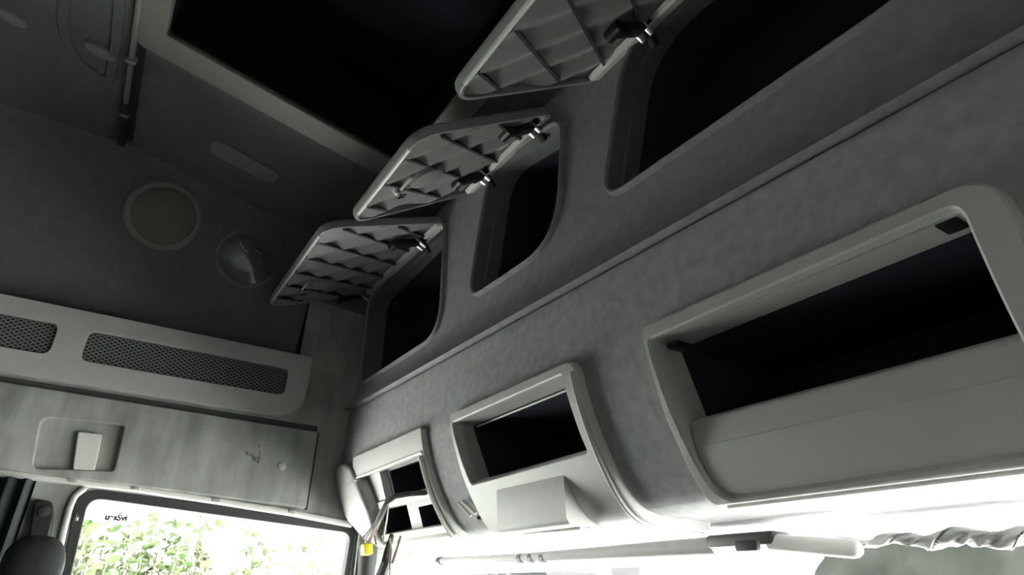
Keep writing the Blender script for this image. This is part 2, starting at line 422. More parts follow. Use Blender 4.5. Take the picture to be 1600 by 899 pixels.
# roof skin above the lockers and header, closes the shell from outside
bm = bmesh.new()
pr = [(0.80, 2.23), (1.05, 1.95), (1.16, 1.60), (1.16, 1.30), (1.105, 1.283)]
rr = [[bm.verts.new((x, y, z)) for y, z in pr] for x in (-1.10, 1.36)]
for i in range(len(pr) - 1): bm.faces.new((rr[0][i], rr[0][i + 1], rr[1][i + 1], rr[1][i]))
for k, x in enumerate((-1.10, 1.36)):
    bm.faces.new([bm.verts.new((x, y, z)) for y, z in [(0.79, 2.23), (1.05, 1.95), (1.16, 1.60), (1.16, 1.30), (1.10, 1.29), (0.79, 1.30)]])
struct(link_mesh('wall_front_outer', bm, M['white']))
yard = struct(quad('ground', [(-60, -60, -1.15), (60, -60, -1.15), (60, 60, -1.15), (-60, 60, -1.15)], M['ground']))

# --- windscreen: header, pillars, glass
def ws_top(x): return 1.075
window_1 = thing('window_1', (0.14, 1.1, 0.8), None, None); window_1['kind'] = 'structure'
bm = bmesh.new(); rows = []
for z, y in ((1.295, 1.115), (1.0, 1.19), (0.72, 1.29)):
    rows.append([bm.verts.new((0.14 + 1.16 * math.sin(a), y - 0.12 * (1 - math.cos(a)) - 0.0, z)) for a in [-1.45 + 2.9 * k / 24 for k in range(25)]])
for a, b in zip(rows, rows[1:]):
    for i in range(24): bm.faces.new((a[i], a[i + 1], b[i + 1], b[i]))
link_mesh('pane', bm, M['glass'], window_1)
gas = [(0.14 + 1.15 * math.sin(a), 1.116 - 0.12 * (1 - math.cos(a)), 1.287) for a in [-1.45 + 2.9 * k / 24 for k in range(25)]]
link_mesh('gasket', tube_bm(gas, 0.004, 8), M['rubber'], window_1)
for sx, x, nm in ((-1, XL + 0.012, 'trim_3'), (1, XR - 0.012, 'trim_4')):
    bm = tube_bm([(x - sx * -0.0, 0.752, 1.30), (x, 0.758, 1.18), (x, 0.80, 0.95), (x, 0.86, 0.62)], [0.030, 0.026, 0.028, 0.032], 14)
    struct(link_mesh(nm, bm, M['rubber'], angle=60))

# dashboard below the windscreen (unseen, put in to bounce light up to the fascia)
bm = bmesh.new()
pr = [(0.62, 0.62), (0.66, 0.80), (0.76, 0.86), (1.00, 0.80), (1.27, 0.74), (1.27, 0.45), (0.70, 0.45)]
a = [bm.verts.new((-0.99, y, z)) for y, z in pr]; b = [bm.verts.new((1.27, y, z)) for y, z in pr]
for i in range(len(pr)): bm.faces.new((a[i], a[(i + 1) % len(pr)], b[(i + 1) % len(pr)], b[i]))
bm.faces.new(a); bm.faces.new(b)
struct(link_mesh('trim_8', bm, M['dash']))

# --- left door: pale frame, rubber gasket, pane with its small printed mark, belt panel below
def onD(px, py, off=-0.03): p = onX(px, py, XL + off); return (p.y, p.z)
def dmap(off): return lambda u, v, d: Vector((XL + off + d, u, v))
door = thing('door_1', (XL - 0.03, 0.35, 0.4), None, None); door['kind'] = 'structure'
tl, tr = onD(139, 779), onD(546, 834); blp = onD(117, 899)
pane = rpoly([tl, (blp[0] + (blp[0] - tl[0]) * 1.2, 0.72), (tr[0] - 0.02, 0.72), tr], [0.035, 0.03, 0.03, 0.03], 6)
gtl, gtr = onD(121, 762), onD(556, 817); gbl = onD(105, 899)
gas_o = rpoly([gtl, (gbl[0] + (gbl[0] - gtl[0]) * 1.2, 0.69), (gtr[0] - 0.015, 0.69), gtr], [0.06, 0.04, 0.04, 0.04], 6)
fr_o = rpoly([(gtl[0] - 0.022, gtl[1] + 0.016), (gbl[0] - 0.04, 0.43), (gtr[0] + 0.01, 0.43), (gtr[0] + 0.012, gtr[1] + 0.016)], [0.07, 0.03, 0.03, 0.04], 6)
link_mesh('door_frame', mapped(plate_bm(fr_o, [inset(gas_o, 0.004)], -0.03, 0.004, 0.004), dmap(-0.03)), M['doorframe'], door)
link_mesh('gasket', mapped(plate_bm(gas_o, [pane], -0.02, 0.014, 0.005), dmap(-0.03)), M['rubber'], door)
link_mesh('pane', mapped(plate_bm(inset(pane, -0.006), [], -0.002, 0.002, 0), dmap(-0.034)), M['glass'], door)
sb = bmesh.new()
so = inset(fr_o, -0.020)
link_mesh('seal', mapped(plate_bm(so, [inset(fr_o, -0.001)], -0.06, -0.016, 0.003), dmap(-0.025)), M['rubber'], door)
link_mesh('hinge_cap', box_bm(onX(121, 808, XL - 0.012), (0.006, 0.006, 0.022), bevel=0.002), M['chrome'], door)
link_mesh('painted_edge', mapped(plate_bm(rpoly([onD(112, 815), onD(95, 899), onD(101, 899), onD(116, 815)], 0.002, 2), [], -0.006, 0.003, 0.001), dmap(-0.025)), M['paint'], door)
fc = bpy.data.curves.new('glass_mark', 'FONT'); fc.body = 'uas\u0160vi'; fc.size = 0.021; fc.extrude = 0.0004; fc.offset = 0.0011
fo_ = bpy.data.objects.new('glass_mark', fc); COL.objects.link(fo_); fc.materials.append(M['ink'])
a, b = onX(163, 812, XL - 0.029), onX(190, 814, XL - 0.029)
du = (b - a).normalized(); fo_.parent = door; fo_.matrix_parent_inverse = door.matrix_world.inverted()
fo_.matrix_world = Matrix.Translation(a) @ Matrix((du, Vector((1, 0, 0)).cross(du), Vector((1, 0, 0)))).transposed().to_4x4()

# --- bright header rail under the side panel
A, B = onX(-40, 735, XL + 0.004), onX(549, 820, XL + 0.004)
rail_pts = [A, onX(100, 751, XL + 0.004), onX(213, 764, XL + 0.004), onX(338, 783, XL + 0.004), onX(456, 802, XL + 0.004), B]
hr = tube_bm([(p.x, p.y, p.z) for p in rail_pts], 0.0095, 10)
header = struct(link_mesh('trim_5', hr, M['white'], angle=60))
for px, py in ((113, 750), (213, 763), (338, 782), (456, 800)):
    p = onX(px, py, XL + 0.012)
    link_mesh('clip', box_bm(p, (0.010, 0.020, 0.012), axes=[(1, 0, 0), (0, 1, -0.08), (0, 0.08, 1)], bevel=0.003), M['blind'], header)

# --- door pillar trim: lighter moulded edge behind the door
pill = [onX(132, 763, XL + 0.004), onX(117, 775, XL + 0.004), onX(108, 795, XL + 0.004), onX(99, 830, XL + 0.004), onX(88, 880, XL + 0.004), onX(76, 935, XL + 0.004)]
struct(link_mesh('trim_6', tube_bm(pill, 0.008, 10), M['plastic'], angle=60))

# ================================================================== OVERHEAD CUBBIES ON THE FASCIA
def cavity(name, ring2, depth1, depth2, parent, mat1=None, d=0.006, shrink=0.0, shift=(0, 0)):
    """liner that runs straight forward from a hole in the fascia, then a dark box behind"""
    r0 = [MF(u, v, d) for u, v in ring2]
    c = sum(r0, Vector()) / len(r0)
    r1 = [p + Vector((shift[0], depth1, shift[1])) for p in r0]
    r2 = [p + Vector((shift[0], depth1 + depth2, shift[1])) for p in r0]
    if mat1: link_mesh(name, loft_bm([r0, r1], cap=False), mat1, parent)
    link_mesh('dark_interior', loft_bm([r1, r2], cap=True), M['dark'], parent)

def subdiv_poly(p, step=0.03):
    out = []
    for i in range(len(p)):
        a, b = Vector(p[i]), Vector(p[(i + 1) % len(p)]); n = max(1, int((b - a).length / step))
        for k in range(n): out.append(tuple(a.lerp(b, k / n)))
    return out

# --- middle cubby
mid = thing('overhead_cubby', MF(-0.04, 0.37, 0), 'narrow grey overhead cubby with one dark slot above a boxy wedge', 'cubby', 'overhead cubbies on the felt fascia')
s_tip = onF(1112, 829, 0.012)[1]
mo = rpoly([(-0.266, 0.279), (0.19, 0.279), (0.198, s_tip), (-0.262, s_tip)], [0.012, 0.03, 0.012, 0.012], 5)
mh = rpoly([(-0.252, 0.301), (0.151, 0.298), (0.157, 0.427), (-0.238, 0.432)], 0.006, 3)
link_mesh('surround', mapped(plate_bm(mo, [mh], -0.004, DM, 0.007, cuts_v=SCUT2), MF), M['plastic2'], mid)
dep_m = onX(741, 668, -0.25).y - 0.64
cavity('slot_liner', mh, dep_m, 0.22, mid, M['plastic'])
# thin white tube painting the highlight at the back edge of the slot roof
p0, p1 = MF(-0.245, 0.304, 0) + Vector((0, dep_m, 0)), MF(0.145, 0.301, 0) + Vector((0, dep_m, 0))
link_mesh('slot_highlight', tube_bm([p0, p1], 0.0022, 6), M['white'], mid)
# raised bead down the right edge of the surround
bead = [MF(0.183, s, DM + 0.002) for s in [0.30 + (s_tip - 0.31) * k / 24 for k in range(25)]]
link_mesh('edge_bead', tube_bm(bead, 0.0045, 8), M['plastic2'], mid)
# wedge: vertical face, side cheeks, lit underside
ws0 = onF(828, 755, DM)[1]; ws0 = (onF(777, 768, DM)[1] + onF(880, 741, DM)[1]) / 2
wx0, wx1 = onF(777, 768, DM)[0], onF(880, 741, DM)[0]
pA = MF(0, ws0, DM); yb = pA.y + 0.004
zb = 0.5 * (onY(884, 819, yb).z + onY(806, 831, yb).z)
bm = bmesh.new()
def wedge_sec(x, ins=0):
    pts = [(pA.y - 0.0005, pA.z), (yb + 0.001, zb + 0.012), (yb + 0.006, zb + 0.003), (yb + 0.016, zb)]
    s_end = s_of_z(max(zb, 1.2815))
    p_end = MF(0, s_end, DM - 0.006); pts.append((p_end.y, p_end.z))
    for k in range(1, 8):
        q = MF(0, s_end + (ws0 - s_end) * k / 8, DM - 0.006); pts.append((q.y, q.z))
    return [Vector((x, y, z)) for y, z in pts]
r = [wedge_sec(wx0), wedge_sec(wx1)]
v0 = [bm.verts.new(p) for p in r[0]]; v1 = [bm.verts.new(p) for p in r[1]]
for i in range(len(v0)): bm.faces.new((v0[i], v0[(i + 1) % len(v0)], v1[(i + 1) % len(v0)], v1[i]))
bm.faces.new(v0); bm.faces.new(list(reversed(v1)))
wedge = link_mesh('wedge_box', bm, M['plastic2'], mid, angle=50)
link_mesh('wedge_lit_strip', box_bm(((wx0 + wx1) / 2, yb + 0.062, zb - 0.001), (wx1 - wx0 - 0.04, 0.034, 0.006), bevel=0.003), M['white'], mid)  # white strip added for the lit underside of the wedge

# --- large right cubby with a drop flap
big = thing('overhead_cubby', MF(0.58, 0.37, 0), 'wide pale grey overhead cubby with a dark gap above its drop flap', 'cubby', 'overhead cubbies on the felt fascia')
bo = rpoly([(0.352, 0.277), (0.828, 0.277), (0.822, 0.546), (0.345, 0.546)], [0.015, 0.045, 0.03, 0.02], 6)
bh = rpoly([(0.364, 0.301), (0.789, 0.297), (0.783, 0.531), (0.368, 0.536)], [0.006, 0.015, 0.02, 0.03], 5)
link_mesh('surround', mapped(plate_bm(bo, [bh], -0.004, DM, 0.008, hole_d=-0.012, cuts_v=SCUT2), MF), M['plastic'], big)
dep_b = onX(1064, 538, 0.364).y - 0.64
bh3 = rpoly([(0.364, 0.301), (0.789, 0.297), (0.785, 0.46), (0.366, 0.46)], [0.006, 0.015, 0.004, 0.004], 5)
cavity('slot_liner', bh3, dep_b, 0.22, big, M['plastic'])
sl0 = onF(1073, 661, -0.02)[1]; sl1 = onF(1581, 528, 0.0)[1]; slt = (sl0 + sl1) / 2
def flap_map(u, v, d):
    t = min(1, max(0, (v - slt) / 0.05)); return MF(u, v, d - 0.016 * (1 - t) ** 1.5 + 0.008)
fl = rpoly([(0.368, slt), (0.784, slt), (0.782, 0.534), (0.370, 0.537)], [0.003, 0.003, 0.02, 0.028], 5)
link_mesh('drop_flap', mapped(plate_bm(fl, [], -0.014, 0.0, 0.003, cuts_v=[slt + 0.006 * k for k in range(1, 8)] + SCUT2), flap_map), M['plastic'], big)
edge = [MF(0.365 + 0.435 * k / 10, 0.550, 0.010) for k in range(11)]
link_mesh('lower_lip_highlight', tube_bm(edge, 0.0055, 10), M['white'], big)  # white tube added, light caught by the lip put into its colour
for px, py, x in ((1494, 352, None), (1068, 541, None)):
    q = onF(px, py, -0.03); p = MF(q[0], q[1], -0.02)
    link_mesh('pivot', box_bm(p, (0.022, 0.03, 0.009), bevel=0.003), M['black'], big)
q = onY(1185, 608, 0.64 + dep_b + 0.19)
link_mesh('screw_head', disc_bm(q, (0, -1, 0), [(0.006, 0), (0.006, 0.003), (0.002, 0.004)], 14), M['rib'], big)

# --- left cubby with radio slots
lef = thing('overhead_cubby', MF(-0.65, 0.4, 0), 'white framed overhead cubby with open radio slots above the corner pillar', 'cubby', 'overhead cubbies on the felt fascia')
lo_ = rpoly([(-0.888, 0.279), (-0.412, 0.279), (-0.406, 0.553), (-0.884, 0.553)], [0.006, 0.012, 0.01, 0.01], 4)
lh = rpoly([(-0.866, 0.341), (-0.424, 0.338), (-0.424, 0.533), (-0.862, 0.536)], 0.004, 2)
link_mesh('surround', mapped(plate_bm(lo_, [lh], -0.004, DM, 0.005, hole_d=-0.022, cuts_v=SCUT2), MF), M['plastic2'], lef)
link_mesh('top_lip', tube_bm([MF(-0.868, 0.338, DM + 0.002), MF(-0.42, 0.335, DM + 0.002)], 0.003, 8), M['white'], lef)
for xx in (-0.427, -0.864):
    link_mesh('side_strip', tube_bm([MF(xx, 0.342 + 0.19 * k / 16, DM + 0.002) for k in range(17)], 0.0070, 8), M['white'], lef)
# flat insert set back inside the frame, with open slots
PT, PB_ = Vector((0, 0.664, 1.535)), Vector((0, 0.756, 1.298))
Vd = (PB_ - PT).normalized(); Nd = Vector((1, 0, 0)).cross(Vd)
Nd = Nd if Nd.y < 0 else -Nd
def oi(px, py): p = onP(px, py, PT, Nd); return (p.x, (p - PT).dot(Vd))
def imap(u, v, d): return Vector((u, PT.y, PT.z)) + Vd * v + Nd * d
c1 = [oi(613, 735), oi(657, 719), oi(669, 762), oi(613, 779)]
c2 = [(-0.852, 0.172), (-0.690, 0.172), (-0.690, 0.238), (-0.852, 0.238)]
c3 = [oi(655, 793), oi(680, 787), oi(692, 820), oi(660, 826)]
c4 = [oi(578, 797), oi(597, 797), oi(600, 843), oi(594, 845)]
def fixr(c, pad=0.0):
    u0 = (c[0][0] + c[3][0]) / 2; u1 = (c[1][0] + c[2][0]) / 2; v0 = (c[0][1] + c[1][1]) / 2; v1 = (c[2][1] + c[3][1]) / 2
    return rpoly(rect(u0, v0, u1, v1), 0.002, 2)
bp = fixr([oi(562, 748), oi(607, 735), oi(611, 778), oi(568, 790)])
c1, c2, c3 = fixr(c1), fixr(c2), fixr(c3)
ins = rect(-0.875, 0.0, -0.416, 0.255)
link_mesh('slot_plate', mapped(plate_bm(ins, [c1, c2, c3], -0.004, 0.0, 0.0015), imap), M['insert'], lef)
for c in (c1, c2, c3):
    r0 = [imap(u, v, -0.001) for u, v in c]; r1 = [imap(u, v, -0.12) for u, v in c]
    link_mesh('dark_interior', loft_bm([r0, r1], cap=True), M['dark'], lef)
link_mesh('blanking_plate', mapped(plate_bm(bp, [], 0, 0.022, 0.002), imap), M['plastic2'], lef)
smb = (oi(575, 795)[1] + oi(670, 769)[1]) / 2
link_mesh('middle_bar', mapped(plate_bm(rect(-0.866, smb - 0.010, -0.422, smb + 0.012), [], 0, 0.026, 0.004), imap), M['white'], lef)
link_mesh('lower_bar', mapped(plate_bm(rect(-0.866, 0.236, -0.422, 0.254), [], 0, 0.022, 0.003), imap), M['white'], lef)

# --- rounded end cap at the corner
cap_px = [(533, 722), (523, 727), (515, 745), (517, 765), (524, 788), (537, 812), (560, 838), (578, 846), (582, 835), (572, 800), (556, 760), (545, 731)]
def onCap(px, py): return onF(px, py, 0.03)
cp = [onCap(*p) for p in cap_px]
xm = max(XL + 0.004, min(p[0] for p in cp))
cp = [(max(p[0], XL + 0.004), p[1]) for p in cp]
bmc = plate_bm(rpoly(cp, 0.02, 3), [], -0.01, 0.026, 0.016, cuts_v=SCUT2)
endcap = tag(link_mesh('end_cap', mapped(bmc, MF), M['cap'], angle=80), 'smooth rounded pale grey end cap in the corner beside the radio cubby', 'trim cap')

# --- twin silver clip between the cubbies
cl = thing('clip', MF(-0.33, 0.5, 0), 'small twin silver clip on grey felt between two cubbies', 'clip')
for (a, b), nm in ((((716, 786), (736, 807)), 'prong'), (((723, 784), (744, 803)), 'prong')):
    p, q = onF(*a, 0.010), onF(*b, 0.010)
    link_mesh(nm, tube_bm([MF(p[0] + (q[0] - p[0]) * t, p[1] + (q[1] - p[1]) * t, 0.010) for t in (0, .5, 1)], 0.0035, 8), M['white'], cl)
q = onF(747, 812, 0.004)
link_mesh('rivet', disc_bm(MF(q[0], q[1], 0), (0, -1, -0.3), [(0.005, 0), (0.005, 0.004), (0.002, 0.006)], 12), M['black'], cl)

# ================================================================== LOCKERS WITH OPEN LIDS
def locker(opening, label, x0, x1, zh, yo, zo, hinges, latch, depth=0.30):
    xs = [p[0] for p in opening]; zs = [p[1] for p in opening]; cx, cz = (min(xs) + max(xs)) / 2, (min(zs) + max(zs)) / 2
    t = thing('overhead_locker', (cx, YW, cz), label, 'locker', 'overhead lockers along the front wall')
    # moulded rim round the opening
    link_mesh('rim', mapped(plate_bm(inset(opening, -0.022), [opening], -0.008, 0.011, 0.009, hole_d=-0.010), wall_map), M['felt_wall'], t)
    r0 = [Vector((u, YW - 0.004, v)) for u, v in opening]
    r1 = [Vector((u, YW + 0.024, v)) for u, v in inset(opening, 0.004)]
    r2 = [Vector((u, YW + 0.028, v)) for u, v in inset(opening, 0.011)]
    r3 = [Vector((u, YW + 0.060, v)) for u, v in inset(opening, 0.013)]
    link_mesh('reveal', loft_bm([r0, r1, r2, r3], cap=False), M['head'], t)
    r4 = [Vector((u, YW + depth * 0.6, v)) for u, v in inset(opening, 0.013)]
    r5 = [Vector((u, YW + depth * 0.6, v)) for u, v in inset(opening, 0.013)]
    link_mesh('dark_interior', loft_bm([r3, r4], cap=True), M['dark'], t)
    # lid hinged along the top edge, swung up and back
    H = Vector((x0, YW - 0.010, zh)); O = Vector((x0, yo, zo)); V = (O - H).normalized(); D = (O - H).length; W = x1 - x0
    U = Vector((1, 0, 0)); N = U.cross(V); fm = frame_map(H, U, V, N)
    out = rpoly(rect(0, 0, W, D), [0.02, 0.02, 0.055, 0.055], 6)
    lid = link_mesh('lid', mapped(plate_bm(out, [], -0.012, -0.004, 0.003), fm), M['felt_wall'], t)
    link_mesh('lid_rim', mapped(plate_bm(inset(out, -0.004), [inset(out, 0.014)], -0.006, 0.009, 0.0035), fm), M['lid'], lid)
    # moulded inner face: shallow corrugation along one diagonal
    bm = bmesh.new(); nu, nv = int(W / 0.008), int(D / 0.008); g = []
    for i in range(nu + 1):
        row = []
        for j in range(nv + 1):
            u, v = 0.012 + (W - 0.024) * i / nu, 0.028 + (D - 0.040) * j / nv
            ph = (u * 0.85 + v * 0.52) / 0.085
            k = abs((ph % 1.0) - 0.5) * 2
            row.append(bm.verts.new(fm(u, v, -0.004 + 0.013 * k)))
        g.append(row)
    for i in range(nu):
        for j in range(nv): bm.faces.new((g[i][j], g[i + 1][j], g[i + 1][j + 1], g[i][j + 1]))
    link_mesh('ribbed_panel', bm, M['lid'], lid, angle=60)
    # stiffening ribs along the other diagonal
    u0 = -D
    sp = 0.105
    k = 0
    while True:
        c = -0.55 * D + sp * (k + 0.4); k += 1
        if c > W + 0.55 * D: break
        pts = []
        for s in range(41):
            v = 0.016 + (D - 0.032) * s / 40; u = c + v * 0.67 - 0.28 * D
            if 0.018 < u < W - 0.018: pts.append((u, v))
        if len(pts) < 6: continue
        a, b = pts[0], pts[-1]
        link_mesh('rib', box_bm(fm((a[0] + b[0]) / 2, (a[1] + b[1]) / 2, 0.004), (math.hypot(b[0] - a[0], b[1] - a[1]), 0.006, 0.010), axes=[fm(*b, 0) - fm(*a, 0), N.cross(fm(*b, 0) - fm(*a, 0)), N]), M['rib'], lid)
    link_mesh('edge_bead', tube_bm([fm(0.05, D - 0.002, 0.006), fm(W - 0.05, D - 0.002, 0.006)], 0.0048, 10), M['bead'], lid)  # pale tube added as the bright highlight along the outer edge
    # hinge flange bar, its highlight put into the pale colour
    link_mesh('hinge_flange', mapped(plate_bm(rpoly(rect(0.012, -0.010, W - 0.012, 0.020), 0.004, 2), [], 0.0, 0.013, 0.005), fm), M['bead'], lid)
    # latch: round boss, bright catch, small bar
    if latch:
        lu, lvv = latch
        link_mesh('latch_boss', disc_bm(fm(lu, lvv, 0.004), N, [(0.042, -0.004), (0.040, 0.006), (0.032, 0.010), (0.008, 0.011)], 28), M['lid'], lid)
        link_mesh('latch_catch', box_bm(fm(lu - 0.040, lvv + 0.055, 0.014), (0.018, 0.022, 0.016), axes=[U, V, N], bevel=0.003), M['chrome'], lid)
        link_mesh('latch_bar', box_bm(fm(lu + 0.005, lvv + 0.062, 0.012), (0.055, 0.006, 0.006), axes=[U, V, N], bevel=0.002), M['white'], lid)
    # hinges: black spring body, knuckle and two chrome straps
    for hx in hinges:
        c = Vector((hx, YW - 0.022, zh - 0.006))
        b2 = tube_bm([c + Vector((-0.022, 0, 0)), c + Vector((0.022, 0, 0))], 0.014, 12)
        box_bm(c + V * 0.050 + N * 0.012, (0.030, 0.075, 0.016), b2, axes=[U, V, N], bevel=0.004)
        hg = link_mesh('hinge', b2, M['black'], t)
        box_bm_ = tube_bm([c + V * 0.095 + N * 0.014 + U * -0.016, c + V * 0.095 + N * 0.014 + U * 0.016], 0.012, 12)
        link_mesh('knuckle', box_bm_, M['black'], hg)
        link_mesh('arm', box_bm(c + Vector((0, 0.018, -0.024)), (0.016, 0.040, 0.010), axes=[(1, 0, 0), (0, 0.6, -0.8), (0, 0.8, 0.6)], bevel=0.003), M['black'], hg)
        for sx in (-0.011, 0.011):
            link_mesh('chrome_strap', box_bm(c + Vector((sx, 0.004 - 0.42 * 0.024, -0.9 * 0.024)), (0.010, 0.040, 0.008), axes=[(1, 0, 0), (0, 0.9, -0.42), (0, 0.42, 0.9)], bevel=0.003), M['strap'], hg)
    return t
def hx(px, py): return onY(px, py, YW - 0.02).x
mo_ = onX(655, 196, 0.10)
loc_m = locker(open_mid, 'middle locker with its lid swung open between two chrome-strapped hinges', -0.286, 0.095, 1.15 + 0.985, 0.342, 1.15 + 0.782, [hx(835, 211), hx(757, 289)], (0.17, 0.235))
loc_l = locker(open_left, 'corner locker under an open ribbed lid nearest the side shelf', -1.022, -0.425, 1.15 + 0.965, 0.32, 1.15 + 0.835, [hx(659, 379), hx(572, 456)], (0.17, 0.22))
loc_r = locker(open_right, 'widest locker with its open lid cut off by the top of the photo', 0.234, 0.85, 1.15 + 0.965, 0.335, 1.15 + 0.755, [hx(1006, 45), 0.72], None)

# ================================================================== LEFT SIDE: SHELF, PANEL, LAMPS
# mesh fronted shelf panel
zt = Z_SH + 0.0; zbm = onL(400, 653)[1] ; zbm = (onL(0, 578)[1] + onL(400, 652)[1]) / 2
yr = onL(487, 561)[0]
sh = thing('side_shelf', (XL, 0.1, zbm), 'pale grey side shelf front with two mesh windows below the lamps', 'shelf')
so_ = rpoly([(-1.1, zt), (-1.1, zbm), (yr, zbm), (yr, zt)], [0.02, 0.02, 0.10, 0.008], 10)
ya, yb_, yc = onL(133, 540)[0], onL(446, 600)[0], onL(85, 530)[0]
zm0, zm1 = 1.15 + 0.551, 1.15 + 0.637
h1 = rpoly(rect(ya, zm0, yb_, zm1), 0.022, 5)
h2 = rpoly(rect(yc - 0.50, zm0, yc, zm1), 0.022, 5)
SD = 0.018
link_mesh('front_panel', mapped(plate_bm(so_, [h1, h2], -0.006, SD, 0.005, hole_d=0.004), left_map), M['plastic'], sh)
for (ca, cb) in ((ya, yb_), (yc - 0.50, yc)):
    bm = bmesh.new(); dx, dz = 0.0175, 0.0105
    wdt = 0.0028
    def strand(y0, z0, y1, z1, bm=bm):
        L = math.hypot(y1 - y0, z1 - z0)
        if L < 0.003: return
        box_v = box_bm(Vector((XL + 0.008, (y0 + y1) / 2, (z0 + z1) / 2)), (0.002, L, wdt), axes=[(1, 0, 0), (0, y1 - y0, z1 - z0), Vector((1, 0, 0)).cross(Vector((0, y1 - y0, z1 - z0)))])
        me = bpy.data.meshes.new('t'); box_v.to_mesh(me); box_v.free(); bm.from_mesh(me); bpy.data.meshes.remove(me)
    sl = dz / dx; Hh = zm1 - zm0
    for sgn in (1, -1):
        c = ca - Hh / sl
        while c < cb + Hh / sl:
            # line from (c, zm0) rising with slope sgn*sl
            ys = [c, c + sgn * Hh / sl]; y0, z0, y1, z1 = ys[0], zm0, ys[1], zm1
            if sgn == -1: y0, z0, y1, z1 = y1, z1, y0, z0
            s = (z1 - z0) / (y1 - y0)
            if y0 < ca: z0 += s * (ca - y0); y0 = ca
            if y1 > cb: z1 += s * (cb - y1); y1 = cb
            if y1 > y0: strand(y0, z0, y1, z1)
            c += dx
    mo2 = link_mesh('mesh_screen', bm, M['mesh'], sh, smooth=False); mo2['kind'] = 'stuff'
    link_mesh('dark_backing', box_bm((XL + 0.0025, (ca + cb) / 2, (zm0 + zm1) / 2), (0.003, cb - ca + 0.02, Hh + 0.01)), M['dark'], sh)
# shelf floor behind the panel
link_mesh('shelf_board', box_bm((-1.08, -0.32, Z_SH - 0.136), (0.10, 1.5, 0.01)), M['head'], sh)

# padded side panel below the shelf
zpt = onL(490, 679)[1]; zpt = (onL(490, 676)[1] + onL(0, 602)[1]) / 2
ypr = (onL(492, 682)[0] + onL(478, 795)[0]) / 2
zpb = [onL(-20, 733)[1], onL(478, 795)[1] - 0.002]
sp_ = thing('felt_covering', (XL, 0.1, zpb[0]), 'stained grey felt wall covering with a finger recess above the door window', 'panel')
po = rpoly([(-0.6, zpt + 0.01), (-0.6, zpb[0] + 0.02), (-0.2, zpb[0]), (ypr, zpb[1]), (ypr, zpt)], [0, 0, 0, 0.006, 0.012], 4)
rh = rpoly([onL(66, 655), onL(52, 733), onL(177, 737), onL(193, 668)], [0.02, 0.015, 0.008, 0.008], 4)
link_mesh('felt_face', mapped(plate_bm(po, [rh], -0.002, 0.020, 0.009, hole_d=0.001), left_map), M['felt_side'], sp_)
hp = rpoly([onL(122, 675, .012), onL(113, 735, .012), onL(148, 737, .012), onL(160, 679, .012)], 0.006, 4)
link_mesh('pull_plate', mapped(plate_bm(hp, [], 0.0005, 0.016, 0.004), left_map), M['white'], sp_)
pb = onX(440, 730, XL + 0.02)
link_mesh('button', disc_bm(pb, (1, 0, 0), [(0.012, -0.003), (0.0115, 0.004), (0.008, 0.006), (0.002, 0.0065)], 24), M['plastic'], sp_)
link_mesh('seam_gap', mapped(plate_bm([(ypr - 0.001, zpb[1] - 0.002), (ypr - 0.001, zpt), (ypr + 0.008, zpt), (ypr + 0.008, zpb[1] - 0.002)], [], 0, 0.003, 0.001), left_map), M['rubber'], sp_)
# groove strip between shelf front and panel
struct(link_mesh('trim_7', mapped(plate_bm([(-1.1, zbm - 0.002), (-1.1, zpt + 0.012), (ypr, zpt + 0.002), (ypr, zbm - 0.010)], [], 0.0, 0.004, 0.001), left_map), M['rib']))

# lamps on the slanted upper side wall
nu_ = Vector((0.65, 0, -0.21)).normalized()
def onU(px, py): return onP(px, py, UP0, nu_)
def lamp(name, label, cpx, rim, edge_pts, ringm, lensm, bulb=False):
    c = onU(*cpx) + nu_ * 0.008; r = sum((onU(*p) - c).length for p in edge_pts) / len(edge_pts)
    t = thing(name, c, label, 'lamp', 'round lamps on the upper side wall')
    link_mesh('bezel', disc_bm(c, nu_, [(r * 1.0, -0.03), (r, 0.006), (r * 0.94, 0.011), (r * (1 - rim), 0.010), (r * (1 - rim - 0.03), 0.003), (r * 0.4, 0.002)], 48), ringm, t)
    rl = r * (1 - rim)
    link_mesh('lens', disc_bm(c, nu_, [(rl, 0.004), (rl * 0.85, 0.010 if not bulb else 0.012), (rl * 0.5, 0.014 if not bulb else 0.020), (rl * 0.1, 0.016 if not bulb else 0.022)], 40), lensm, t)
    if bulb:
        for a, b in (((372, 381), (385, 397)), ((395, 391), (408, 399)), ((402, 405), (411, 414))):
            pa, pb2 = onU(*a) + nu_ * 0.033, onU(*b) + nu_ * 0.031
            link_mesh('reflector_rib', tube_bm([pa, pb2], 0.003, 8), M['chrome'], t)
    return t
lamp('round_lamp', 'round lamp with brownish lens in a pale ring above the mesh shelf', (256, 338), 0.17, [(193, 318), (318, 362), (250, 288), (268, 388)], M['cover'], M['amber'])
lamp('round_lamp', 'round clear-lensed lamp with bright reflector ribs beside the corner locker lid', (388, 404), 0.10, [(335, 392), (440, 418), (385, 361), (395, 449)], M['cover'], M['lens'], True)

# long lamp on the sloping ceiling
def on_slope(u, v, d): return Vector((u, v, zceil(v))) + nsl * d
sl_ = [onS(*p) for p in [(328, 212), (330, 238), (430, 288), (440, 268)]]
ls = thing('slot_lamp', Vector((sl_[0][0], sl_[0][1], zceil(sl_[0][1]))), 'long pale slot lamp set in the ceiling beside the hatch', 'lamp')
uu = [onS(335, 213), onS(326, 236), onS(425, 287), onS(441, 272)]
link_mesh('lens', mapped(plate_bm(rpoly(uu, 0.03, 6), [], -0.004, 0.006, 0.004), on_slope), M['cover'], ls)

